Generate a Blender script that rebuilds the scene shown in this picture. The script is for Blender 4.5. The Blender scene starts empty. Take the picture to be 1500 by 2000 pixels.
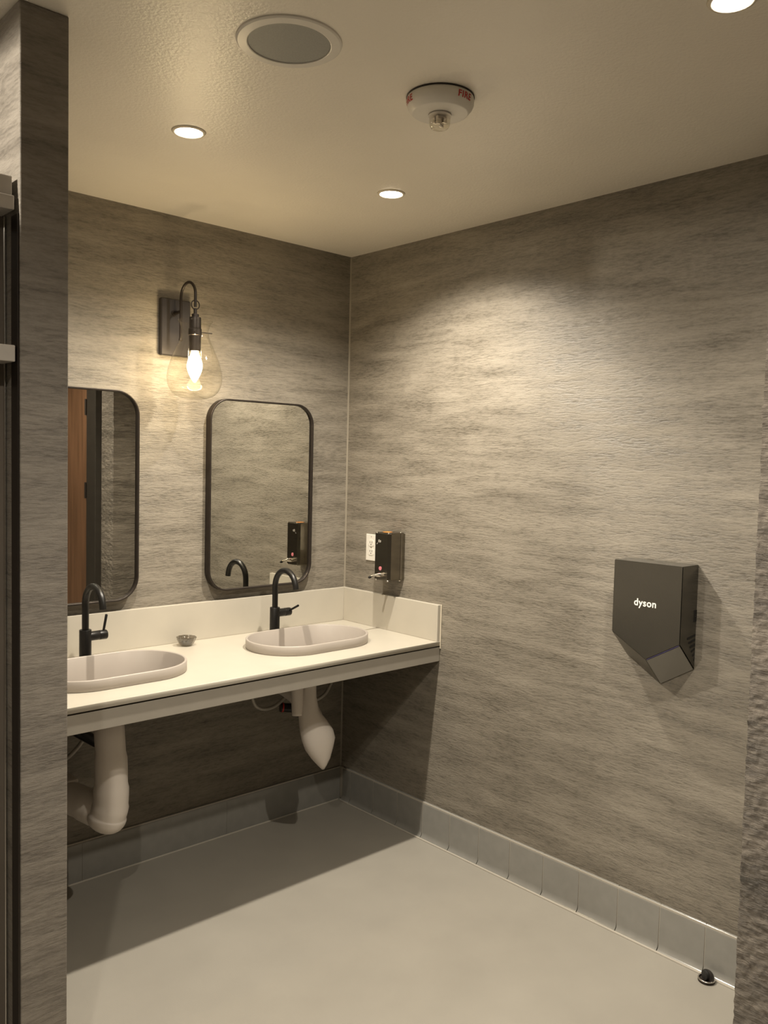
import bpy, bmesh, math, random
from mathutils import Vector, Matrix
random.seed(4)
pi = math.pi
scn = bpy.context.scene

# ------------------------------------------------------------------ camera
CP = Vector((-2.5054, -2.9740, 1.5592)); YAW, PIT, ROL, FPX = 0.74461, -0.058145, 0.023685, 1664.55
H = 2.474
cam = bpy.data.objects.new('camera', bpy.data.cameras.new('camera'))
scn.collection.objects.link(cam)
cam.data.sensor_fit = 'HORIZONTAL'; cam.data.sensor_width = 36.0
cam.data.lens = FPX / 1500 * 36.0
cam.data.clip_start = .02
f_ = Vector((math.sin(YAW)*math.cos(PIT), math.cos(YAW)*math.cos(PIT), math.sin(PIT)))
r_ = Vector((math.cos(YAW), -math.sin(YAW), 0)); u_ = r_.cross(f_)
c_, s_ = math.cos(ROL), math.sin(ROL)
R_ = c_*r_ + s_*u_; U_ = -s_*r_ + c_*u_
M = Matrix((R_, U_, -f_)).transposed().to_4x4(); M.translation = CP
cam.matrix_world = M
scn.camera = cam

# ------------------------------------------------------------------ world, exposure
w = bpy.data.worlds.new('world'); scn.world = w; w.use_nodes = True
w.node_tree.nodes['Background'].inputs[0].default_value = (1, .93, .82, 1)
w.node_tree.nodes['Background'].inputs[1].default_value = .02
scn.view_settings.view_transform = 'Standard'
scn.view_settings.look = 'None'
scn.view_settings.gamma = 1
scn.view_settings.use_curve_mapping = False
scn.view_settings.exposure = 1.18
scn.cycles.max_bounces = 10
scn.cycles.diffuse_bounces = 3
scn.cycles.transparent_max_bounces = 16
scn.cycles.caustics_reflective = False
scn.cycles.caustics_refractive = False
LAMP_COL = (1.0, .91, .765)
BULB_COL = (1.0, .77, .44)
# downlight positions: x, y, power
DOWN = [(-1.266, -.783, 46, 142), (-.50, -.796, 57, 142), (-.862, -2.157, 36, 142), (-2.45, -2.30, 26, 156), (-2.75, -1.10, 32, 179)]  # the one above the camera is unseen, added to brighten the partition
BULB_W = 8.5

# ------------------------------------------------------------------ helpers
def lin(c):
    return tuple(((v/255)/12.92 if v/255 <= .04045 else (((v/255)+.055)/1.055)**2.4) for v in c)

def mat(name, rgb, rough=.5, metal=0.0, spec=.5, **k):
    m = bpy.data.materials.new(name); m.use_nodes = True
    b = m.node_tree.nodes['Principled BSDF']
    b.inputs['Base Color'].default_value = (*rgb, 1)
    b.inputs['Roughness'].default_value = rough
    b.inputs['Metallic'].default_value = metal
    b.inputs['Specular IOR Level'].default_value = spec
    for a, v in k.items():
        b.inputs[a.replace('_', ' ')].default_value = v
    return m

def nodes(m): return m.node_tree.nodes, m.node_tree.links, m.node_tree.nodes['Principled BSDF']

def fine(m, amt=.12, scale=60, bump=.0, stretch=(1, 1, 1), dist=.001):
    """procedural mottling of the base colour plus optional bump"""
    N, L, b = nodes(m)
    base = b.inputs['Base Color'].default_value[:]
    tc = N.new('ShaderNodeTexCoord'); mp = N.new('ShaderNodeMapping'); mp.inputs['Scale'].default_value = stretch
    L.new(tc.outputs['Object'], mp.inputs[0])
    n = N.new('ShaderNodeTexNoise'); n.inputs['Scale'].default_value = scale; n.inputs['Detail'].default_value = 5
    L.new(mp.outputs[0], n.inputs['Vector'])
    r = N.new('ShaderNodeValToRGB')
    r.color_ramp.elements[0].position = .3; r.color_ramp.elements[1].position = .7
    r.color_ramp.elements[0].color = (*[c*(1-amt) for c in base[:3]], 1)
    r.color_ramp.elements[1].color = (*[min(1, c*(1+amt)) for c in base[:3]], 1)
    L.new(n.outputs['Fac'], r.inputs[0]); L.new(r.outputs[0], b.inputs['Base Color'])
    if bump:
        bp = N.new('ShaderNodeBump'); bp.inputs['Strength'].default_value = bump; bp.inputs['Distance'].default_value = dist
        L.new(n.outputs['Fac'], bp.inputs['Height']); L.new(bp.outputs[0], b.inputs['Normal'])
    return m

def streak_wall(name, dark, light, rough=.5, bump=.45, bd=.0035, tilt=0.0, coarse=1.0, contrast=1.0):
    """trowelled wall finish: long horizontal grain with fine broken flecks"""
    m = mat(name, light, rough, 0, .45)
    N, L, b = nodes(m)
    tc = N.new('ShaderNodeTexCoord')
    def noise(sc, det, sx, sz, ro=.55, distn=0):
        mp = N.new('ShaderNodeMapping'); mp.inputs['Scale'].default_value = (sx, sx, sz)
        mp.inputs['Rotation'].default_value = (tilt, tilt, 0)
        L.new(tc.outputs['Object'], mp.inputs[0])
        n = N.new('ShaderNodeTexNoise'); n.inputs['Scale'].default_value = sc
        n.inputs['Detail'].default_value = det; n.inputs['Roughness'].default_value = ro
        n.inputs['Distortion'].default_value = distn
        L.new(mp.outputs[0], n.inputs['Vector']); return n.outputs['Fac']
    big = noise(1.0, 5, 1.3, 9.0, .6, .3)
    clu = noise(1.0, 6, 3.6/coarse, 27/coarse, .62, .15)
    dsh = noise(1.0, 8, 30/coarse, 165/coarse, .64, .1)
    fin = noise(1.0, 6, 95/coarse, 330/coarse, .7, 0)
    def ramp(fac, lo, hi, smooth=False):
        r = N.new('ShaderNodeMapRange'); r.inputs['From Min'].default_value = lo; r.inputs['From Max'].default_value = hi
        if smooth: r.interpolation_type = 'SMOOTHSTEP'
        L.new(fac, r.inputs['Value']); return r.outputs[0]
    def math_(op, a, c):
        x = N.new('ShaderNodeMath'); x.operation = op
        for i, v in enumerate((a, c)):
            if isinstance(v, (int, float)): x.inputs[i].default_value = v
            else: L.new(v, x.inputs[i])
        return x.outputs[0]
    B = ramp(big, .32, .68); C_ = ramp(clu, .34, .66); Dh = ramp(dsh, .40, .66, True); F = ramp(fin, .3, .7)
    cr_ = math_('MULTIPLY', Dh, math_('ADD', math_('MULTIPLY', C_, .6), .4))
    s = math_('ADD', math_('MULTIPLY', B, .28), math_('MULTIPLY', C_, .26))
    s = math_('ADD', s, math_('MULTIPLY', cr_, .30))
    s = math_('ADD', s, math_('MULTIPLY', F, .16))
    cr = N.new('ShaderNodeValToRGB')
    cr.color_ramp.elements[0].position = .10/contrast; cr.color_ramp.elements[1].position = .82/contrast
    cr.color_ramp.elements[0].color = (*light, 1); cr.color_ramp.elements[1].color = (*dark, 1)
    L.new(s, cr.inputs[0]); L.new(cr.outputs[0], b.inputs['Base Color'])
    hgt = math_('SUBTRACT', math_('MULTIPLY', F, .25), math_('ADD', math_('MULTIPLY', cr_, .7), math_('MULTIPLY', C_, .3)))
    bp = N.new('ShaderNodeBump'); bp.inputs['Strength'].default_value = bump; bp.inputs['Distance'].default_value = bd
    L.new(hgt, bp.inputs['Height']); L.new(bp.outputs[0], b.inputs['Normal'])
    rr = N.new('ShaderNodeMapRange'); rr.inputs['To Min'].default_value = rough+.12; rr.inputs['To Max'].default_value = rough-.1
    L.new(C_, rr.inputs['Value']); L.new(rr.outputs[0], b.inputs['Roughness'])
    return m

def emis(name, rgb, s):
    m = bpy.data.materials.new(name); m.use_nodes = True
    b = m.node_tree.nodes['Principled BSDF']
    b.inputs['Base Color'].default_value = (*rgb, 1)
    b.inputs['Emission Color'].default_value = (*rgb, 1); b.inputs['Emission Strength'].default_value = s
    return m

def clear_glass(name, tint=(1, 1, 1), rough=.02, ior=1.45, add=.03):
    """thin clear wall: fresnel mix of see-through and mirror-like"""
    m = bpy.data.materials.new(name); m.use_nodes = True
    N, L = m.node_tree.nodes, m.node_tree.links
    N.remove(N['Principled BSDF'])
    t = N.new('ShaderNodeBsdfTransparent'); t.inputs[0].default_value = (*tint, 1)
    g = N.new('ShaderNodeBsdfGlossy'); g.inputs['Roughness'].default_value = rough
    fr = N.new('ShaderNodeLayerWeight'); fr.inputs['Blend'].default_value = .5
    pw = N.new('ShaderNodeMath'); pw.operation = 'POWER'; pw.inputs[1].default_value = 3.5
    L.new(fr.outputs['Facing'], pw.inputs[0])
    ad = N.new('ShaderNodeMath'); ad.operation = 'MULTIPLY_ADD'; ad.use_clamp = True; ad.inputs[1].default_value = ior-1; ad.inputs[2].default_value = add
    L.new(pw.outputs[0], ad.inputs[0])
    mx = N.new('ShaderNodeMixShader')
    L.new(ad.outputs[0], mx.inputs[0]); L.new(t.outputs[0], mx.inputs[1]); L.new(g.outputs[0], mx.inputs[2])
    L.new(mx.outputs[0], N['Material Output'].inputs[0])
    return m

def link(o, parent=None):
    scn.collection.objects.link(o)
    if parent is not None: o.parent = parent
    return o

def fin(name, bm, m, parent=None, smooth=False, auto=None, loc=None):
    bmesh.ops.recalc_face_normals(bm, faces=bm.faces)
    me = bpy.data.meshes.new(name); bm.to_mesh(me); bm.free()
    me.materials.append(m)
    if smooth or auto:
        me.polygons.foreach_set('use_smooth', [True]*len(me.polygons))
        if auto: me.set_sharp_from_angle(angle=math.radians(auto))
    o = bpy.data.objects.new(name, me)
    if loc: o.location = loc
    return link(o, parent)

def box(bm, a, b, bev=0, seg=2):
    a, b = Vector(a), Vector(b); lo = Vector(map(min, a, b)); hi = Vector(map(max, a, b))
    vs = [bm.verts.new((x, y, z)) for x in (lo.x, hi.x) for y in (lo.y, hi.y) for z in (lo.z, hi.z)]
    fs = [bm.faces.new([vs[i] for i in q]) for q in ((0,1,3,2),(4,6,7,5),(0,4,5,1),(2,3,7,6),(0,2,6,4),(1,5,7,3))]
    if bev:
        es = list({e for f in fs for e in f.edges})
        bmesh.ops.bevel(bm, geom=es, offset=bev, segments=seg, profile=.5, affect='EDGES')
    return bm

def lathe(bm, prof, n=48, c=(0, 0, 0), axis='z', close=False):
    """prof: list of (r, h) about axis"""
    c = Vector(c); rings = []
    def P(r, h, t):
        x, y = r*math.cos(t), r*math.sin(t)
        return c + Vector({'z': (x, y, h), 'x': (h, x, y), 'y': (x, h, y)}[axis])
    for r, h in prof:
        if r < 1e-6: rings.append([bm.verts.new(P(0, h, 0))])
        else: rings.append([bm.verts.new(P(r, h, 2*pi*i/n)) for i in range(n)])
    pairs = list(zip(rings, rings[1:]))
    if close: pairs.append((rings[-1], rings[0]))
    for A, B in pairs:
        for i in range(n):
            j = (i+1) % n
            if len(A) == 1 and len(B) == 1: continue
            if len(A) == 1: bm.faces.new((A[0], B[i], B[j]))
            elif len(B) == 1: bm.faces.new((A[i], B[0], A[j]))
            else: bm.faces.new((A[i], B[i], B[j], A[j]))
    return bm

def loft(bm, rings, cap=True):
    V = [[bm.verts.new(p) for p in r] for r in rings]; n = len(V[0])
    for A, B in zip(V, V[1:]):
        for i in range(n): bm.faces.new((A[i], B[i], B[(i+1) % n], A[(i+1) % n]))
    if cap: bm.faces.new(V[0]); bm.faces.new(V[-1])
    return bm

def tube(bm, pts, r, n=12, cap=True, closed=False):
    pts = [Vector(p) for p in pts]; rs = r if isinstance(r, (list, tuple)) else [r]*len(pts)
    rings = []; prev = None
    for i, p in enumerate(pts):
        if closed: t = (pts[(i+1) % len(pts)]-pts[i-1]).normalized()
        else: t = (pts[min(i+1, len(pts)-1)]-pts[max(i-1, 0)]).normalized()
        if prev is None:
            a = Vector((0, 0, 1)) if abs(t.z) < .9 else Vector((1, 0, 0)); u = t.cross(a).normalized()
        else: u = (prev - t*prev.dot(t)).normalized()
        prev = u; v = t.cross(u)
        rings.append([p + rs[i]*(math.cos(2*pi*k/n)*u + math.sin(2*pi*k/n)*v) for k in range(n)])
    if closed:
        rings.append(rings[0]); return loft(bm, rings, False)
    return loft(bm, rings, cap)

def bez(pts, n=8):
    """Catmull-Rom through pts"""
    P = [Vector(p) for p in pts]; out = []
    for i in range(len(P)-1):
        p0, p1, p2, p3 = P[max(i-1, 0)], P[i], P[i+1], P[min(i+2, len(P)-1)]
        for k in range(n):
            t = k/n
            out.append(.5*((2*p1)+(p2-p0)*t+(2*p0-5*p1+4*p2-p3)*t*t+(3*p1-p0-3*p2+p3)*t**3))
    out.append(P[-1]); return out

def prism(bm, poly, d):
    """poly: list of 3-D points (planar), d: extrusion vector"""
    d = Vector(d); A = [bm.verts.new(Vector(p)) for p in poly]; B = [bm.verts.new(Vector(p)+d) for p in poly]
    bm.faces.new(A); bm.faces.new(B[::-1]); n = len(A)
    for i in range(n): bm.faces.new((A[i], B[i], B[(i+1) % n], A[(i+1) % n]))
    return bm

def thing(name, label, cat, loc=(0, 0, 0), rz=0, group=None):
    o = bpy.data.objects.new(name, None); o.empty_display_size = .05
    o.location = loc; o.rotation_euler = (0, 0, rz); link(o); return tag(o, label, cat, group)

def tag(o, label, cat, group=None):
    o['label'] = label; o['category'] = cat
    if group: o['group'] = group
    return o

def struct(name, bm, m, **k):
    o = fin(name, bm, m, **k); o['kind'] = 'structure'; return o

def copy_tree(o, parent=None):
    c = o.copy(); link(c)
    if parent is not None: c.parent = parent
    for ch in [x for x in list(o.children)]: copy_tree(ch, c)
    return c

def text_mesh(body, size, extrude=0, offset=0, spacing=1.0):
    cu = bpy.data.curves.new('lettering', 'FONT'); cu.body = body; cu.size = size
    cu.align_x = 'CENTER'; cu.align_y = 'CENTER'; cu.extrude = extrude; cu.offset = offset; cu.space_character = spacing
    cu.resolution_u = 6
    t = bpy.data.objects.new('lettering', cu); link(t)
    dg = bpy.context.evaluated_depsgraph_get(); dg.update()
    me = bpy.data.meshes.new_from_object(t.evaluated_get(dg))
    bpy.data.objects.remove(t); bpy.data.curves.remove(cu)
    return me

# ------------------------------------------------------------------ materials
WALL_D, WALL_L = (.105, .091, .071), (.305, .272, .221)
m_wall = streak_wall('trowelled taupe plaster', WALL_D, WALL_L, .42)
m_wall_end = streak_wall('trowelled plaster on the partition', (.135, .118, .100), (.345, .310, .265), .5, bump=.5)
m_rough = streak_wall('rough chipped plaster', (.085, .071, .056), (.26, .225, .185), .55, bump=1.0, bd=.007, coarse=1.25)
m_ceil = fine(mat('semi gloss cream ceiling paint', (.84, .785, .68), .34, 0, .9), .03, 3, .12, dist=.002)
# orange-peel relief of the ceiling
N, L, b = nodes(m_ceil)
n2 = N.new('ShaderNodeTexNoise'); n2.inputs['Scale'].default_value = 130; n2.inputs['Detail'].default_value = 4
tc = N.new('ShaderNodeTexCoord'); L.new(tc.outputs['Object'], n2.inputs['Vector'])
b2 = N.new('ShaderNodeBump'); b2.inputs['Strength'].default_value = .6; b2.inputs['Distance'].default_value = .002
L.new(n2.outputs['Fac'], b2.inputs['Height']); L.new(b2.outputs[0], b.inputs['Normal'])
m_floor = fine(mat('grey beige epoxy floor', (.323, .300, .259), .42, 0, .5), .04, 5, 0)
N, L, b = nodes(m_floor)
n2 = N.new('ShaderNodeTexNoise'); n2.inputs['Scale'].default_value = 420; n2.inputs['Detail'].default_value = 3
tc = N.new('ShaderNodeTexCoord'); L.new(tc.outputs['Object'], n2.inputs['Vector'])
b2 = N.new('ShaderNodeBump'); b2.inputs['Strength'].default_value = .25; b2.inputs['Distance'].default_value = .001
L.new(n2.outputs['Fac'], b2.inputs['Height']); L.new(b2.outputs[0], b.inputs['Normal'])
m_tile = fine(mat('glazed grey cove tile', (.240, .232, .210), .16, 0, .5), .05, 25)
m_grout = mat('pale grout', (.44, .405, .345), .6)
m_quartz = fine(mat('white quartz', (.480, .444, .376), .32, 0, .5), .025, 9)
m_apron = fine(mat('painted apron board', (.336, .308, .264), .5), .04, 12)
m_basin = fine(mat('matt stone resin basin', (.376, .336, .300), .38, 0, .5), .02, 12)
m_black = fine(mat('matt black metal', (.012, .011, .010), .34, .3, .5), .1, 60)
m_bronze = fine(mat('dark bronze metal', (.04, .032, .027), .38, .6), .1, 50)
m_plate = fine(mat('satin gunmetal plate', (.06, .053, .05), .36, .6), .05, 40)
m_chrome = fine(mat('chrome', (.75, .72, .68), .12, 1), .02, 30)
m_steel = fine(mat('dark polished steel', (.25, .228, .19), .24, 1), .06, 3, stretch=(6, 6, 60))
m_mirror = mat('silvered mirror glass', (.74, .735, .68), .008, 1)
m_white = fine(mat('white plastic', (.76, .725, .655), .35), .02, 30)
m_cover = fine(mat('white vinyl pipe cover', (.68, .62, .56), .4), .03, 10, .1, dist=.003)
m_hose = fine(mat('grey braided hose', (.42, .39, .34), .4, .2), .25, 500)
m_red = mat('red lettering', (.50, .025, .02), .5)
m_pink = mat('pink sticker', (.66, .20, .24), .4)
m_orange = mat('orange sticker', (.9, .32, .06), .45)
m_dryer = fine(mat('dark nickel coating', (.125, .117, .099), .24, .75), .04, 6)
m_dryer_low = fine(mat('grey satin facet', (.30, .29, .265), .40, .2), .03, 10)
m_accent = mat('violet accent strip', (.02, .014, .075), .4)
m_slot = mat('vent slot black', (.008, .007, .006), .7)
m_logo = mat('white logo print', (.92, .90, .85), .45)
m_speaker = fine(mat('speaker cloth grille', (.30, .30, .275), .5, .1), .18, 900)
m_trimw = fine(mat('white enamel trim', (.72, .65, .52), .4), .02, 20)
m_lens = emis('led lens', (1, .93, .82), 30)
m_fil = emis('glowing bulb', (1, .80, .50), 22)
m_glass = clear_glass('clear blown glass', (.975, .965, .93), .04, 1.75, .012)
m_lensclear = clear_glass('clear strobe lens', (.93, .91, .86), .05, 1.5, .06)
m_crystal = clear_glass('cut glass', (.58, .55, .50), .08, 1.8, .16)
m_wood = fine(mat('reddish brown wood veneer', (.15, .078, .042), .4), .25, 3, stretch=(9, 9, .8))
m_jamb = fine(mat('dark bronze door frame', (.03, .025, .02), .45), .1, 20)
m_lam = fine(mat('glossy grey brown laminate', (.20, .17, .14), .22, .1), .06, 8)
m_rail = fine(mat('satin aluminium', (.62, .58, .53), .42, .3), .04, 30)
m_caulk = mat('pale caulk', (.248, .220, .172), .5)
m_rubber = mat('black rubber', (.015, .014, .013), .6)

# ------------------------------------------------------------------ room shell
XL, YF = -4.4, -4.9          # left wall, front wall (behind the camera)
PX0, PX1, PY = -1.862, -1.761, -1.158   # partition wall end
NX, NY0 = -.22, -1.975       # stepped-out wall beside the door
bm = bmesh.new(); box(bm, (XL-.1, YF-.1, -.1), (.1, .1, 0)); struct('floor', bm, m_floor)
bm = bmesh.new(); box(bm, (XL-.1, YF-.1, H), (.1, .1, H+.1)); struct('ceiling', bm, m_ceil)
bm = bmesh.new(); box(bm, (XL, 0, 0), (.1, .1, H)); struct('wall_back', bm, m_wall)
bm = bmesh.new(); box(bm, (0, YF, 0), (.1, 0, H)); struct('wall_right', bm, m_wall)
bm = bmesh.new(); box(bm, (XL-.1, YF, 0), (XL, .1, H)); struct('wall_left', bm, m_wall_end)
bm = bmesh.new(); box(bm, (XL-.1, YF-.1, 0), (.1, YF, H)); struct('wall_front', bm, m_wall_end)
bm = bmesh.new(); box(bm, (PX0, PY, 0), (PX1, 0, H), .0025, 2); struct('wall_partition', bm, m_wall_end)

# stepped-out wall with a rough, slightly chipped corner
from mathutils import noise as mn
def relief(y, z):
    return mn.fractal(Vector((y*38, z*55, 3.1)), .8, 2.1, 5)
bm = bmesh.new(); n1, n2_ = 70, 520; y1 = -2.140
g = [[None]*(n1+1) for _ in range(n2_+1)]
for j in range(n2_+1):
    z = H*j/n2_
    chip = .0025*mn.noise(Vector((z*14, 1, 1)))+.002*mn.noise(Vector((z*50, 5, 1)))
    if 1.705 < z < 1.735: chip += .006
    for i in range(n1+1):
        t = (i/n1)**1.3
        y = NY0+chip*(1-t)+(y1-NY0)*t
        g[j][i] = bm.verts.new((NX+.0034*relief(y, z)*(1 if i < n1 else 0), y, z))
for j in range(n2_):
    for i in range(n1): bm.faces.new((g[j][i], g[j][i+1], g[j+1][i+1], g[j+1][i]))
bk = [(bm.verts.new((-.001, NY0, H*j/n2_)), bm.verts.new((-.001, y1, H*j/n2_))) for j in range(n2_+1)]
for j in range(n2_):
    bm.faces.new((g[j][0], g[j+1][0], bk[j+1][0], bk[j][0]))
    bm.faces.new((g[j][n1], bk[j][1], bk[j+1][1], g[j+1][n1]))
struct('wall_stepped', bm, m_rough, auto=60)

# corner caulk bead
bm = bmesh.new(); prism(bm, [(0, 0, .15), (-.005, 0, .15), (-.003, -.003, .15), (0, -.005, .15)], (0, 0, H-.155)); struct('trim_1', bm, m_caulk)

# cove tile base: profile (distance from wall, height)
HB = .152
PROF = [(0, -.0), (.026, 0), (.020, .004), (.013, .012), (.0105, .024), (.010, HB-.012), (.008, HB-.004), (.003, HB), (0, HB)]
FLATP = [(0, 0), (.0135, 0), (.012, .0035), (.0105, .004), (.010, HB-.012), (.008, HB-.004), (.003, HB), (0, HB)]
def cove(bm, a, b, axis, gap=.0016):
    a += gap; b -= gap
    rings = []
    for s in (a, b):
        rings.append([Vector((s, -d, z)) if axis == 'x' else Vector((-d, s, z)) for d, z in (FLATP if axis == 'x' else PROF)])
    loft(bm, rings)
bm = bmesh.new(); T = .1545; y = -.0834
cove(bm, y, -.026, 'y')
k = 0
while y-.001 > NY0+.0:
    y2 = max(y-T, NY0+.002); cove(bm, y2, y, 'y'); y = y2; k += 1
    if k > 14 or y <= NY0+.003: break
bt = struct('baseboard_right', bm, m_tile, auto=40)
bm = bmesh.new(); box(bm, (-.0088, NY0+.002, .003), (0, -.002, HB-.002))
gr = fin('grout', bm, m_grout, bt)
bm = bmesh.new(); tube(bm, [(-.027, -.03, .0015), (-.028, -1.0, .0015), (-.027, NY0+.004, .0015)], .004, 8)
fin('caulk_bead', bm, m_grout, bt)
bm = bmesh.new()
xs = [-.012, -.62, -1.235, PX1+.002]
for a, c in zip(xs, xs[1:]): cove(bm, c, a, 'x', .0006)
bb = struct('baseboard_back', bm, m_tile, auto=40)
bm = bmesh.new(); box(bm, (PX1+.002, -.0085, .003), (-.012, 0, HB-.002)); fin('grout', bm, m_grout, bb)
bm = bmesh.new(); tube(bm, [(PX1+.004, -.0155, .001), (-.7, -.0158, .0012), (-.027, -.0155, .001)], .0032, 8)
fin('caulk_bead', bm, m_grout, bb)

# door seen in the left mirror
dz = 2.08; DF = NX-.04
bm = bmesh.new()
box(bm, (DF, -2.272, 0), (-.02, -2.142, dz+.09), .003)
box(bm, (DF, -3.40, 0), (-.02, -3.27, dz+.09), .003)
box(bm, (DF, -3.27, dz+.006), (-.02, -2.272, dz+.09), .003)
dr = bpy.data.objects.new('door_1', None); link(dr); dr['kind'] = 'structure'
fin('door_frame', bm, m_jamb, dr)
bm = bmesh.new(); box(bm, (NX-.03, -3.266, .008), (NX+.015, -2.278, dz), .002); lf = fin('door_leaf', bm, m_wood, dr)
for hz in (1.86, 1.34, .3):
    bm = bmesh.new(); lathe(bm, [(0, -.05), (.006, -.05), (.006, .05), (0, .05)], 12, (DF-.004, -2.276, hz))
    box(bm, (DF-.001, -2.296, hz-.045), (NX-.029, -2.262, hz+.045)); fin('hinge', bm, m_bronze, lf)
bm = bmesh.new(); lathe(bm, [(0, 0), (.026, 0), (.026, -.008), (.01, -.012), (.01, -.05), (0, -.05)], 24, (NX-.03, -3.18, 1.02), 'x')
tube(bm, [(NX-.078, -3.18, 1.02), (NX-.08, -3.08, 1.02)], .009, 12); fin('door_handle', bm, m_chrome, lf, auto=40)
bm = bmesh.new(); box(bm, (NX, -4.895, 0), (-.001, -3.402, H)); struct('wall_entry', bm, m_rough)
bm = bmesh.new(); box(bm, (NX, -3.40, dz+.092), (-.001, -2.142, H)); struct('wall_over_door', bm, m_wall_end)

# ------------------------------------------------------------------ downlights
def downlight(x, y, watts, cone, label):
    t = thing('downlight', label, 'ceiling light', (x, y, H), group='recessed ceiling downlights')
    bm = bmesh.new()
    lathe(bm, [(.037, -.0015), (.039, -.005), (.045, -.004), (.048, -.0003), (.037, -.0003)], 48, close=True)
    fin('trim_ring', bm, m_trimw, t, smooth=True)
    bm = bmesh.new(); lathe(bm, [(0, -.0035), (.025, -.0032), (.0385, -.002), (.0385, -.0005), (0, -.0005)], 48); fin('lens', bm, m_lens, t, auto=50)
    ld = bpy.data.lights.new('lamp', 'SPOT'); ld.energy = watts; ld.color = LAMP_COL
    ld.spot_size = math.radians(cone); ld.spot_blend = .85 if cone < 160 else .1; ld.shadow_soft_size = .02
    lo = bpy.data.objects.new('lamp', ld); lo.location = (0, 0, -.02); link(lo, t)
    return t
LB = ['round lit ceiling downlight nearest the sconce, leftmost of those in view',
      'round lit ceiling downlight nearest the corner of the two walls',
      'round lit ceiling downlight cut off by the top right edge of the photo',
      'unseen round ceiling downlight above the camera, added to light the partition end',
      'round lit ceiling downlight over the toilet stall left of the partition']
for (x, y, wt, cn), lb in zip(DOWN, LB): downlight(x, y, wt, cn, lb)

# ------------------------------------------------------------------ ceiling speaker
t = thing('ceiling_speaker', 'large round flush ceiling speaker with white rim and grey grille', 'speaker', (-1.372, -1.402, H))
bm = bmesh.new(); lathe(bm, [(.090, -.002), (.091, -.0062), (.093, -.007), (.112, -.0055), (.1155, -.003), (.1165, -.0004), (.090, -.0004)], 72, close=True)
fin('rim', bm, m_white, t, auto=25)
bm = bmesh.new(); lathe(bm, [(0, -.0035), (.05, -.0038), (.0898, -.004), (.0898, -.0008), (0, -.0008)], 72); fin('grille', bm, m_speaker, t, auto=40)

# ------------------------------------------------------------------ fire strobe
sx, sy = -.936, -1.443
t = thing('fire_strobe', 'white round ceiling fire alarm strobe with red FIRE lettering', 'alarm', (sx, sy, H))
SP = [(.0, -.001), (.079, -.001), (.0835, -.004), (.0845, -.010), (.084, -.020), (.081, -.027), (.0705, -.0395), (.069, -.0405), (.067, -.041), (.0, -.0435)]
bm = bmesh.new(); lathe(bm, SP, 72); hs = fin('housing', bm, m_white, t, auto=22)
bm = bmesh.new(); lathe(bm, [(.081, -.0005), (.085, -.0005), (.0855, -.003), (.081, -.003)], 64, close=True); fin('gasket', bm, m_bronze, t, smooth=True)
bm = bmesh.new(); lathe(bm, [(.0, -.044), (.029, -.044), (.029, -.0465), (.027, -.047), (0, -.0470)], 48); fin('lens_ring', bm, m_rail, t, auto=40)
bm = bmesh.new(); lathe(bm, [(.026, -.049), (.0265, -.056), (.0255, -.068), (.022, -.075), (.013, -.079), (0, -.080)], 48); ln = fin('lens', bm, m_lensclear, t, smooth=True)
bm = bmesh.new()
for a in range(4):
    an = a*pi/2+.5; cx_, cy_ = .012*math.cos(an), .012*math.sin(an)
    box(bm, (cx_-.006, cy_-.004, -.049), (cx_+.006, cy_+.004, -.064 if a % 2 else -.069), .001)
tube(bm, [(-.012, 0, -.064), (.012, .002, -.066)], .0025, 8)
fin('flash_tube', bm, m_chrome, ln)
def wrapped(phi0):
    me = text_mesh('FIRE', .0225, 0, .0005, 1.12)
    tb = bmesh.new(); tb.from_mesh(me); bpy.data.meshes.remove(me)
    bmesh.ops.triangulate(tb, faces=tb.faces)
    for _ in range(1): bmesh.ops.subdivide_edges(tb, edges=[e for e in tb.edges if e.calc_length() > .004], cuts=2)
    for v in tb.verts:
        h = v.co.y; s = v.co.x          # letters stand upright on the flank
        z = -.0185+h*.9
        # radius of the housing at this height
        r = .083
        for (r0, z0), (r1, z1) in zip(SP[1:], SP[2:]):
            if z1 <= z <= z0: r = r0+(r1-r0)*(z-z0)/(z1-z0)
        r += .0009
        a = phi0+s/.083
        v.co = Vector((r*math.cos(a), r*math.sin(a), z))
    me = bpy.data.meshes.new('lettering'); tb.to_mesh(me); tb.free(); me.materials.append(m_red)
    link(bpy.data.objects.new('lettering', me), hs)
view = math.atan2(CP.y-sy, CP.x-sx)
for da in (-46, 70): wrapped(view+math.radians(-da))

# ------------------------------------------------------------------ vanity
ZC, D, ZS, ZA = .838, .614, .9875, .756
BX, BY, BA, BB = (-.462, -1.282), -.333, .26, .165
def stadium(cx, cy, a, b, n=28):
    out = []
    for k in range(n+1):
        t_ = -pi/2+pi*k/n; out.append((cx+(a-b)+b*math.cos(t_), cy+b*math.sin(t_)))
    for k in range(n+1):
        t_ = pi/2+pi*k/n; out.append((cx-(a-b)+b*math.cos(t_), cy+b*math.sin(t_)))
    return out
def soft(cx, cy, a, b, n=72, e=2.55):
    """rounded oblong, between an ellipse and a stadium"""
    o = []
    for k in range(n):
        t_ = 2*pi*k/n; c, s = math.cos(t_), math.sin(t_)
        X, Y = math.copysign(abs(c)**(2/e), c), math.copysign(abs(s)**(2/e), s)
        o.append((cx+a*X, cy+b*Y))
    return o
van = thing('vanity_counter', 'long white quartz vanity counter with backsplash fixed in the corner', 'counter', (0, 0, 0))
cu = bpy.data.curves.new('worktop', 'CURVE'); cu.dimensions = '2D'; cu.fill_mode = 'BOTH'; cu.extrude = .008; cu.bevel_depth = .0012; cu.bevel_resolution = 1
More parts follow.
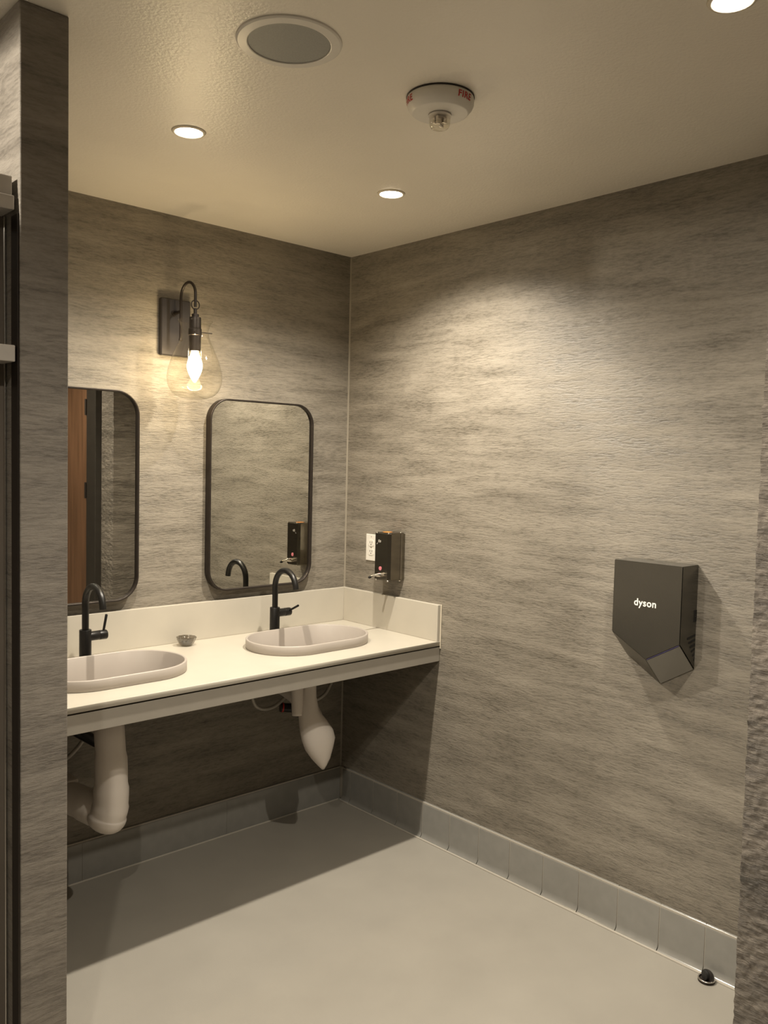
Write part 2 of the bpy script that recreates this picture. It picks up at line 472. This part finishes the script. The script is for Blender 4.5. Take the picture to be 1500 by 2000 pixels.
def spl(pts):
    s = cu.splines.new('POLY'); s.points.add(len(pts)-1); s.use_cyclic_u = True
    for p, q in zip(s.points, pts): p.co = (q[0], q[1], 0, 1)
spl([(PX1+.002, -D), (-.002, -D), (-.002, -.002), (PX1+.002, -.002)])
for bx in BX: spl(stadium(bx, BY, BA-.004, BB-.004))
tmp = bpy.data.objects.new('tmp', cu); link(tmp)
dg = bpy.context.evaluated_depsgraph_get(); dg.update()
me = bpy.data.meshes.new_from_object(tmp.evaluated_get(dg)); me.materials.clear(); me.materials.append(m_quartz)
bpy.data.objects.remove(tmp)
o = bpy.data.objects.new('worktop', me); o.location = (0, 0, ZC-.0092); link(o, van)
bm = bmesh.new(); box(bm, (PX1+.002, -.0205, ZC), (-.0012, -.0012, ZS), .0015); fin('backsplash', bm, m_quartz, van)
bm = bmesh.new(); box(bm, (-.0205, -D+.001, ZC), (-.0012, -.0212, ZS), .0015); fin('side_splash', bm, m_quartz, van)
bm = bmesh.new(); box(bm, (-.0045, -D-.003, ZC-.03), (-.0006, -D+.0009, ZS+.0008), .0008); fin('caulk_line', bm, m_trimw, van)
bm = bmesh.new(); box(bm, (PX1+.002, -D+.003, ZA), (-.002, -D+.022, ZC-.0245), .001); fin('apron', bm, m_apron, van)
bm = bmesh.new(); box(bm, (PX1+.003, -D+.012, ZC-.0245), (-.003, -D+.06, ZC-.0188)); 
box(bm, (PX1+.003, -.06, ZC-.06), (-.003, -.002, ZC-.0188)); fin('support_strip', bm, m_bronze, van)

def basin(x, label):
    t = thing('basin', label, 'basin', (x, BY, ZC), group='oblong semi recessed basins on the counter')
    bm = bmesh.new()
    sec = [(BA-.026, BB-.026, -.095, .4), (BA-.0058, BB-.0058, -.06, 1), (BA-.0055, BB-.0055, .0005, 1), (BA-.002, BB-.002, .0005, 1), (BA, BB, .003, 1), (BA, BB, .034, 1), (BA-.002, BB-.002, .036, 1),
           (BA-.007, BB-.007, .036, 1), (BA-.009, BB-.009, .034, 1), (BA-.012, BB-.012, -.05, 1), (BA-.020, BB-.020, -.080, 1), (BA-.042, BB-.042, -.096, 1), (BA-.075, BB-.075, -.101, 1), (.07, .05, -.104, 1), (.02, .02, -.106, 1)]
    rings = []
    for a, b, z, _ in sec:
        rings.append([Vector((p[0], p[1], z)) for p in stadium(0, 0, a, b, 40)])
    loft(bm, rings[1:], cap=False)
    bt_ = [Vector((p[0]*.97, p[1]*.96, -.10)) for p in stadium(0, 0, BA-.026, BB-.026, 40)]
    bt2 = [Vector((p[0]*.2, p[1]*.3, -.118)) for p in stadium(0, 0, BA-.026, BB-.026, 40)]
    loft(bm, [rings[1], bt_, bt2], cap=False); bm.verts.ensure_lookup_table()
    bmesh.ops.remove_doubles(bm, verts=bm.verts, dist=1e-5)
    fin('bowl', bm, m_basin, t, auto=50)
    bm = bmesh.new(); lathe(bm, [(0, -.1025), (.018, -.1025), (.022, -.1035), (.022, -.121), (0, -.121)], 32); fin('drain', bm, m_black, t, auto=40)
    return t
basin(BX[0], 'pale oblong basin nearest the corner of the two walls, right sink')
basin(BX[1], 'pale oblong basin beside the glass dish and partly hidden by the partition, left sink')

def faucet(x, y, tilt, label):
    t = thing('faucet', label, 'faucet', (x, y, ZC), group='black gooseneck faucets')
    bm = bmesh.new(); lathe(bm, [(0, 0), (.0245, 0), (.0245, .003), (.0205, .004), (.0205, .117), (.0195, .1185), (.0, .1185)], 40); fin('body', bm, m_black, t, auto=40)
    R = .070; zt = .207
    pts = [(0, 0, .117), (0, 0, .15), (0, 0, zt)]
    for k in range(1, 19):
        a = math.radians(k*9.4); pts.append((0, -R+R*math.cos(a), zt+R*math.sin(a)))
    a = math.radians(18*9.4); l = Vector(pts[-1]); dr_ = Vector((0, -math.sin(a), math.cos(a)))
    pts.append(tuple(l+dr_*.012))
    bm = bmesh.new(); tube(bm, pts, .0118, 20); fin('spout', bm, m_black, t, auto=50)
    bm = bmesh.new(); lathe(bm, [(0, .01), (.0165, .01), (.0165, .047), (.0158, .048), (.0158, .049), (.0168, .05), (.0168, .074), (.0155, .0765), (0, .0765)], 32, (0, 0, .094), 'x')
    cr = fin('valve', bm, m_black, t, auto=40)
    bm = bmesh.new(); d = Vector((.12, -math.sin(tilt), math.cos(tilt))).normalized()
    p0 = Vector((.063, 0, .094)); tube(bm, [p0, p0+d*.072, p0+d*.074], [.0042, .0047, .003], 12); fin('lever', bm, m_black, cr, auto=40)
    return t
faucet(-.481, -.132, math.radians(62), 'matt black gooseneck faucet with lowered lever at the right basin')
faucet(-1.279, -.132, math.radians(8), 'matt black gooseneck faucet with upright lever at the left basin')

# ------------------------------------------------------------------ glass dish
t = thing('glass_dish', 'small cut glass dish standing on the counter between the basins', 'dish', (-.858, -.082, ZC))
bm = bmesh.new(); n = 40
def ring(r, z, sc=0): return [Vector(((r+sc*math.cos(k*2*pi/n*10))*math.cos(2*pi*k/n), (r+sc*math.cos(k*2*pi/n*10))*math.sin(2*pi*k/n), z)) for k in range(n)]
loft(bm, [ring(.001, .0005), ring(.018, .0005), ring(.021, .003), ring(.027, .008, .001), ring(.033, .02, .0015), ring(.0375, .033, .0018), ring(.036, .0345, .0018), ring(.034, .033, .0012), ring(.029, .019, .001), ring(.02, .008), ring(.001, .006)])
fin('bowl', bm, m_crystal, t, auto=35)
bm = bmesh.new()
for i in range(8):
    a = i*.9; r = .009+.005*(i % 2)
    box(bm, (r*math.cos(a)-.005, r*math.sin(a)-.004, .008+.0015*i), (r*math.cos(a)+.005, r*math.sin(a)+.004, .015+.0015*i), .001)
fin('contents', bm, m_plate, t)

# ------------------------------------------------------------------ mirrors
def rrect(wd, ht, r, n=14):
    out = []
    for cx, cz, a0 in ((wd/2-r, ht/2-r, 0), (-wd/2+r, ht/2-r, 90), (-wd/2+r, -ht/2+r, 180), (wd/2-r, -ht/2+r, 270)):
        for k in range(n+1):
            a = math.radians(a0+90*k/n); out.append((cx+r*math.cos(a), cz+r*math.sin(a)))
    return out
def mirror(x, z, label):
    t = thing('wall_mirror', label, 'mirror', (x, -.002, z), group='rounded wall mirrors over the basins')
    W, HT, r = .512, .772, .088
    bm = bmesh.new(); dep = .034; th = .0065
    def rg(i, y): return [Vector((px, y, pz)) for px, pz in rrect(W-2*i, HT-2*i, r-i)]
    loft(bm, [rg(0, 0), rg(0, -dep+.001), rg(.001, -dep), rg(th-.001, -dep), rg(th, -dep+.001), rg(th, 0), rg(0, 0)], cap=False)
    bmesh.ops.remove_doubles(bm, verts=bm.verts, dist=1e-6)
    fin('frame', bm, m_bronze, t, auto=50)
    bm = bmesh.new(); loft(bm, [rg(th, -.002), rg(th, -.022)]); fin('glass', bm, m_mirror, t)
    return t
mirror(-.4785, 1.412, 'black framed rounded mirror above the right basin near the corner')
mirror(-1.289, 1.412, 'black framed rounded mirror reflecting a brown door, beside the partition')

# ------------------------------------------------------------------ sconce
SX = -.888
t = thing('wall_sconce', 'dark gooseneck wall sconce with clear glass teardrop shade between the mirrors', 'wall light', (SX, 0, 2.05))
bm = bmesh.new(); box(bm, (-.055, -.001, -.106), (.069, -.022, .108), .004, 1); fin('backplate', bm, m_plate, t)
yl, yd = -.07, -.175
bm = bmesh.new(); R = (yl-yd)/2
arc = [(0, yl, -.05), (0, yl, .0), (0, yl, .105)]
for k in range(1, 20): a = pi*k/19; arc.append((0, yl-R+R*math.cos(a), .105+R*math.sin(a)*.98))
arc += [(0, yd, .085), (0, yd, .06)]
tube(bm, arc, .0052, 12); 
tube(bm, [(0, -.018, .055), (0, -.045, .055), (0, yl, .055)], [.009, .006, .006], 12)
lathe(bm, [(0, -.056), (.007, -.053), (.0075, -.048), (.005, -.043), (0, -.043)], 16, (0, yl, 0))
lathe(bm, [(0, 0), (.013, 0), (.013, .006), (0, .006)], 20, (0, -.020-.006, .055), 'y')
fin('gooseneck', bm, m_bronze, t, auto=50)
bm = bmesh.new(); tube(bm, [(0+.0165*math.cos(a*pi/14), yd, .068+.0165*math.sin(a*pi/14)) for a in range(28)], .0022, 8, closed=True); fin('ring', bm, m_bronze, t, smooth=True)
bm = bmesh.new(); lathe(bm, [(0, .055), (.006, .055), (.006, .036), (.013, .034), (.013, .024), (.021, .022), (.0215, -.002), (.0215, -.018), (.024, -.02), (.024, -.042), (.0215, -.044), (.0215, -.100), (.019, -.101), (.0, -.095)], 32, (0, yd, 0))
for a in (-.15, 2.0, 4.1):
    dv = Vector((math.cos(a), math.sin(a), 0)); p = Vector((0, yd, -.03)); tube(bm, [p+dv*.022, p+dv*(.066 if a < 0 else .029)], .0022, 8)
fin('socket', bm, m_bronze, t, auto=40)
bm = bmesh.new()
gp = [(.062, .008), (.055, -.004), (.049, -.022), (.0485, -.034), (.053, -.055), (.064, -.080), (.077, -.110), (.088, -.140), (.0965, -.170), (.1, -.195), (.0975, -.220), (.088, -.243), (.071, -.261), (.045, -.272), (.02, -.2755), (0, -.276)]
gpc = bez([(a, 0, b_) for a, b_ in gp], 3)
lathe(bm, [(max(p.x, 0), p.z) for p in gpc], 64, (0, yd, 0)); fin('glass_shade', bm, m_glass, t, smooth=True)
bm = bmesh.new(); tube(bm, [(.0625*math.cos(a*pi/24), yd+.0625*math.sin(a*pi/24), .0085) for a in range(48)], .0013, 6, closed=True); fin('shade_rim', bm, m_glass, t, smooth=True)
bm = bmesh.new()
bp_ = [(.0, -.094), (.012, -.096), (.013, -.108), (.021, -.125), (.027, -.145), (.0275, -.16), (.022, -.18), (.012, -.20), (.004, -.212), (0, -.214)]
lathe(bm, [(p.x if p.x > 0 else 0, p.z) for p in bez([(a, 0, b_) for a, b_ in bp_], 3)], 32, (0, yd, 0)); bo = fin('bulb', bm, m_fil, t, smooth=True)
ld = bpy.data.lights.new('lamp', 'POINT'); ld.energy = BULB_W; ld.color = BULB_COL; ld.shadow_soft_size = .03
lo = bpy.data.objects.new('lamp', ld); lo.location = (0, yd-.001, -.150); link(lo, t)
lo.data.shadow_soft_size = .034

# ------------------------------------------------------------------ outlet
t = thing('wall_outlet', 'white duplex wall outlet partly behind the soap dispenser', 'outlet', (0, -.184, 1.183))
bm = bmesh.new(); box(bm, (-.0006, -.035, -.0585), (-.006, .035, .0585), .002); fin('cover_plate', bm, m_white, t)
for z in (-.0195, .0195):
    bm = bmesh.new(); prism(bm, [(-.0055, y_, z+z_) for y_, z_ in [(.017, -.009), (.017, .009), (.010, .0145), (-.010, .0145), (-.017, .009), (-.017, -.009), (-.010, -.0145), (.010, -.0145)]], (-.002, 0, 0))
    rc = fin('receptacle', bm, m_white, t)
    bm = bmesh.new()
    box(bm, (-.0072, .005, z), (-.0079, .0075, z+.008)); box(bm, (-.0072, -.0075, z), (-.0079, -.005, z+.008)); lathe(bm, [(0, -.0079), (.0025, -.0079), (.0025, -.0072), (0, -.0072)], 12, (0, 0, z-.006), 'x')
    fin('slot', bm, m_slot, rc)
bm = bmesh.new(); lathe(bm, [(0, -.0065), (.003, -.0065), (.003, -.0055), (0, -.0055)], 12, (0, 0, 0), 'x'); fin('screw', bm, m_chrome, t)
bm = bmesh.new(); lathe(bm, [(0, -.0065), (.002, -.0065), (.002, -.0055), (0, -.0055)], 12, (0, 0, .048), 'x'); fin('screw', bm, m_chrome, t)

# ------------------------------------------------------------------ soap dispenser
y0_, y1_ = -.392, -.284
t = thing('soap_dispenser', 'polished steel soap dispenser with pink dot mounted above the counter', 'soap dispenser', (0, (y0_+y1_)/2, 1.062))
hw = (y1_-y0_)/2
bm = bmesh.new()
prof = [(-.001, hw), (-.001, -hw), (-.016, -hw), (-.019, -hw+.006), (-.074, -hw+.006), (-.086, -hw+.015), (-.086, hw-.015), (-.074, hw-.006), (-.019, hw-.006), (-.016, hw)]
prism(bm, [(px, py, 0) for px, py in prof], (0, 0, .202))
bmesh.ops.bevel(bm, geom=[e for e in bm.edges if abs(e.verts[0].co.z-e.verts[1].co.z) < 1e-5], offset=.004, segments=3, affect='EDGES')
body = fin('body', bm, m_steel, t, auto=30)
for px, yy, zz in [(-.083, hw-.022, -.001), (-.083, hw-.022, .2), (-.083, -hw+.014, -.001), (-.083, -hw+.014, .2), (-.02, -hw+.007, -.001), (-.02, -hw+.007, .2)]:
    bm = bmesh.new(); lathe(bm, [(0, -.002), (.003, -.002), (.0042, 0), (.0042, .002), (.003, .004), (0, .004)], 12, (px, yy, zz)); fin('rivet', bm, m_chrome, body, auto=40)
bm = bmesh.new(); box(bm, (-.062, -.006, .202), (-.030, .020, .2032), .0003, 1); fin('top_sticker', bm, m_orange, body)
bm = bmesh.new(); lathe(bm, [(0, -.0875), (.0085, -.0875), (.0085, -.086), (0, -.086)], 28, (0, .004, .050), 'x'); fin('dot_sticker', bm, m_pink, body)
bm = bmesh.new()
for i, (dy, hgt, dz_) in enumerate([(0, .010, 0), (.004, .012, .001), (.009, .010, -.001), (.013, .008, 0), (-.006, .003, -.009), (-.010, .004, -.012)]):
    box(bm, (-.0862, .018-dy-.0012, .165+dz_-hgt/2), (-.0867, .018-dy+.0012, .165+dz_+hgt/2))
fin('maker_mark', bm, m_rail, body)
bm = bmesh.new()
tube(bm, [(-.084, .0, .022), (-.100, .0, .024), (-.112, .0, .024)], [.009, .009, .007], 16)
tube(bm, [(-.112, .0, .024), (-.118, .0, .024), (-.140, .0, .021), (-.146, 0, .019)], [.0065, .0045, .0045, .0065], 14)
tube(bm, [(-.092, -.03, .027), (-.092, .012, .025)], .003, 10)
fin('push_valve', bm, m_chrome, t, auto=40)
bm = bmesh.new(); tube(bm, [(-.144, 0, .019), (-.153, 0, .016)], [.0062, .0048], 14); fin('spout_tip', bm, m_black, t, auto=40)

# ------------------------------------------------------------------ hand dryer
t = thing('hand_dryer', 'dark metallic wedge shaped hand dryer mounted on the right wall', 'hand dryer', (0, -1.5855, .866))
w2 = .1185; Z = lambda v: v-.866
tf, tb_ = Z(1.265), Z(1.265)
x1, x0 = -.1, -.001
bm = bmesh.new()
pts = {  # front, back
 'FL': (x1, w2, tf), 'FR': (x1, -w2, tf), 'BL': (x0, w2, tb_), 'BR': (x0, -w2, tb_),
 'fl': (x1, w2, Z(1.032)), 'fr': (x1, -w2, Z(1.026)), 'fa': (x1, -.006, Z(.960)),
 'bl': (x0, w2, Z(.940)), 'br': (x0, -w2, Z(.936)), 'ba': (x0, -.006, Z(.866))}
V = {k_: bm.verts.new(v) for k_, v in pts.items()}
F = lambda *a: bm.faces.new([V[i] for i in a])
F('FL', 'FR', 'fr', 'fa', 'fl'); F('FL', 'FR', 'BR', 'BL'); F('FR', 'fr', 'br', 'BR'); F('FL', 'BL', 'bl', 'fl')
F('fl', 'fa', 'ba', 'bl'); F('fa', 'fr', 'br', 'ba'); F('BL', 'BR', 'br', 'ba', 'bl')
bmesh.ops.bevel(bm, geom=list(bm.edges), offset=.0018, segments=2, affect='EDGES')
body = fin('casing', bm, m_dryer, t, auto=25)
# lower facet plate, accent strip, vents, side label
fa, fr, br, ba = (Vector(pts[k_]) for k_ in ('fa', 'fr', 'br', 'ba'))
nrm = (fr-fa).cross(ba-fa).normalized(); 
if nrm.z > 0: nrm = -nrm
def q(u, v): return (fa*(1-u)+fr*u)*(1-v)+(ba*(1-u)+br*u)*v
bm = bmesh.new(); prism(bm, [q(.02, .03), q(.98, .03), q(.975, .97), q(.02, .97)], nrm*.0009); fin('air_outlet_panel', bm, m_dryer_low, t)
bm = bmesh.new(); prism(bm, [q(.03, .004), q(.97, .004), q(.97, .03), q(.03, .03)], nrm*.0013); fin('accent_strip', bm, m_accent, t)
bm = bmesh.new()
for i in range(6):
    zt = Z(1.040)-i*.0145; xa = -.056+i*.0095; xb = -.006
    # slots follow the slope of the lower edge
    prism(bm, [(xa, -w2-.0002, zt-.0035), (xb, -w2-.0002, zt+.003), (xb, -w2-.0002, zt+.0085), (xa, -w2-.0002, zt+.0025)], (0, -.0008, 0))
fin('vent_slots', bm, m_slot, t)
bm = bmesh.new(); box(bm, (-.020, -w2, Z(1.088)), (-.003, -w2-.001, Z(1.125))); lbp = fin('rating_plate', bm, m_slot, t)
bm = bmesh.new(); box(bm, (-.014, -w2-.001, Z(1.104)), (-.008, -w2-.0013, Z(1.1065))); box(bm, (-.014, -w2-.001, Z(1.110)), (-.010, -w2-.0013, Z(1.1115))); fin('print', bm, m_plate, lbp)
me = text_mesh('dyson', .031, .0003, .0006, 1.07)
for v in me.vertices:
    x_, y_, z_ = v.co; v.co = (x1-.0006-z_, -x_+.003, y_*1.02+Z(1.137))
me.materials.append(m_logo); link(bpy.data.objects.new('logo', me), body)

# ------------------------------------------------------------------ door stop on the floor
t = thing('door_stop', 'small round metal and rubber door stop on the floor by the tile base', 'door stop', (-.048, -1.812, 0))
bm = bmesh.new(); lathe(bm, [(0, .0005), (.025, .0005), (.0255, .003), (.024, .006), (0, .006)], 40); fin('base', bm, m_bronze, t, auto=40)
bm = bmesh.new()   # half dome, flat face towards the room
rings = []
for i in range(9):
    z = .006+.028*math.sin(i/8*pi/2); r = .0235*math.cos(i/8*pi/2*.94)
    rings.append([Vector((r*math.cos(a), r*math.sin(a), z)) for a in [math.radians(60-180*k/20) for k in range(21)]])
loft(bm, [[p for p in rg_] for rg_ in rings]); fin('dome', bm, m_plate, t, auto=50)
bm = bmesh.new(); tube(bm, [(.0235*math.cos(a), .0235*math.sin(a), .0085) for a in [2*pi*k/40 for k in range(40)]], .0024, 8, closed=True); fin('ring', bm, m_chrome, t, smooth=True)
bm = bmesh.new(); lathe(bm, [(0, -.004), (.014, -.004), (.014, .004), (0, .004)], 24, (0, 0, 0), 'y')
o = fin('bumper', bm, m_rubber, t, auto=40); o.location = (-.004, .0025, .0195); o.rotation_euler = (0, 0, math.radians(60))

# ------------------------------------------------------------------ traps and supply lines under the counter
def ell(c, rx, ry, n=24, tiltx=0, ph=0):
    return [Vector((c[0]+rx*math.cos(2*pi*k/n+ph), c[1]+ry*math.sin(2*pi*k/n+ph), c[2]+tiltx*math.cos(2*pi*k/n))) for k in range(n)]
# left: vertical pipe cover with elbow going back to the wall
bx = BX[1]
t = thing('trap_cover', 'white padded drain pipe cover hanging under the left basin', 'pipe cover', (bx, BY, 0), group='drain covers under the counter')
bm = bmesh.new()
tube(bm, bez([(0.0, .02, ZC-.124), (-.002, .0, .66), (.0, -.01, .56), (.002, -.01, .46), (.0, -.008, .40), (-.006, 0, .365), (-.014, .0, .332), (-.018, .002, .316)], 5),
     [.046]*5+[.049]*5+[.053]*5+[.057]*5+[.060]*5+[.063, .064, .063, .061, .058]+[.053, .047, .040, .032, .024]+[.012], 28)
fin('vertical_sleeve', bm, m_cover, t, smooth=True)
bm = bmesh.new()
tube(bm, bez([(-.004, .0, .366), (-.02, .05, .375), (-.045, .11, .386), (-.075, .19, .396), (-.095, .29, .402), (-.097, .318, .402)], 5),
     [.052]*5+[.056]*5+[.053]*5+[.048]*5+[.043]*5+[.042], 28)
fin('wall_sleeve', bm, m_cover, t, smooth=True)
bm = bmesh.new(); box(bm, (-.15, .16, .436), (-.035, .30, .452), .007); fin('sleeve_flap', bm, m_cover, t)
# right: pointed boot
bx2 = BX[0]
t2 = thing('trap_cover', 'white pointed drain pipe cover hanging under the right basin', 'pipe cover', (bx2, BY, 0), group='drain covers under the counter')
bm = bmesh.new()
secs = [((.02, .01, ZC-.124), .026, .026), ((.02, .01, .68), .026, .026), ((.012, .005, .62), .032, .030), ((.010, 0, .565), .044, .038), ((.026, -.01, .52), .062, .046), ((.036, -.02, .485), .073, .052), ((.038, -.03, .455), .074, .052), ((.038, -.035, .42), .062, .046), ((.044, -.04, .38), .040, .034), ((.048, -.045, .35), .018, .016), ((.050, -.047, .335), .005, .005)]
loft(bm, [ell(c, rx, ry) for c, rx, ry in secs]); o = fin('boot', bm, m_cover, t2, smooth=True)
bm = bmesh.new(); tube(bm, bez([(.05, .01, .50), (.075, .06, .53), (.075, .14, .57), (.07, .24, .60), (.07, .318, .60)], 5), .036, 20)
fin('wall_sleeve', bm, m_cover, t2, smooth=True)
bm = bmesh.new(); tube(bm, bez([(-.03, .03, .69), (-.03, .02, .60), (-.03, .015, .555)], 4), .026, 16); fin('back_sleeve', bm, m_cover, t2, smooth=True)

def supply(x, label, loops):
    t = thing('water_supply', label, 'pipe', (x, -.03, 0), group='supply hoses under the counter')
    bm = bmesh.new()
    for lp in loops['hose']: tube(bm, bez(lp, 8), .0075, 12)
    fin('hose', bm, m_hose, t, smooth=True)
    bm = bmesh.new(); a, b2_ = loops['valve']; tube(bm, [a, b2_], .019, 20); v = fin('valve', bm, m_black, t, auto=40)
    a, b2_ = Vector(a), Vector(b2_); d_ = (b2_-a).normalized()
    bm = bmesh.new(); tube(bm, [a+d_*.006, a+d_*.012], .0196, 20); fin('band', bm, m_red, v, auto=40)
    bm = bmesh.new(); lathe(bm, [(0, -.0), (.02, 0), (.016, -.008), (0, -.008)], 24, (loops['esc'][0], .029, loops['esc'][1]), 'y')
    tube(bm, [(loops['esc'][0], .025, loops['esc'][1]), (loops['esc'][0], -.03, loops['esc'][1])], .007, 10); fin('escutcheon', bm, m_chrome, t, auto=40)
    return t
supply(BX[0], 'looping grey supply hoses and black valve behind the right drain cover',
       {'hose': [[(-.005, -.10, .80), (-.08, -.07, .70), (-.10, -.07, .61), (-.092, -.07, .563), (-.065, -.07, .537), (-.02, -.07, .528), (.03, -.07, .540), (.085, -.06, .575), (.10, -.04, .62), (.10, -.02, .655)],
                 [(.01, -.10, .80), (.22, -.07, .74), (.315, -.07, .63), (.30, -.07, .562), (.255, -.07, .527), (.20, -.05, .512), (.15, -.04, .512)]],
        'valve': [(.04, -.07, .522), (.115, -.10, .512)], 'esc': (.10, .655)})
supply(BX[1], 'grey supply hose and slanted black valve behind the left drain cover',
       {'hose': [[(.005, -.10, .80), (.04, -.09, .70), (.035, -.08, .62), (.012, -.07, .562), (-.016, -.07, .530), (-.055, -.07, .503), (-.12, -.05, .485), (-.17, -.03, .485)]],
        'valve': [(-.065, -.15, .635), (.022, -.15, .570)], 'esc': (-.17, .49)})

# ------------------------------------------------------------------ toilet stall beyond the partition
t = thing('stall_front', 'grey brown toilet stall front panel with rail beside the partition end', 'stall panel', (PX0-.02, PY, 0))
bm = bmesh.new(); box(bm, (-1.2, .080, .10), (.015, .104, 2.06), .002); fin('panel', bm, m_lam, t)
bm = bmesh.new(); box(bm, (.0135, .076, .10), (.0175, .106, 2.06), .001); fin('edge_strip', bm, m_chrome, t)
bm = bmesh.new(); box(bm, (-1.2, .015, 2.085), (.010, .07, 2.125), .002); box(bm, (-1.2, .008, 2.056), (.012, .110, 2.085), .002); fin('headrail', bm, m_rail, t)
bm = bmesh.new(); box(bm, (-.30, .004, 1.748), (.012, .079, 1.782), .002); fin('hinge_bracket', bm, m_rail, t)
bm = bmesh.new(); box(bm, (.0160, .003, .08), (.0195, .040, 2.05), .0005); fin('shade_strip', bm, m_bronze, t)  # dark strip standing in for the shadow down the partition's side face
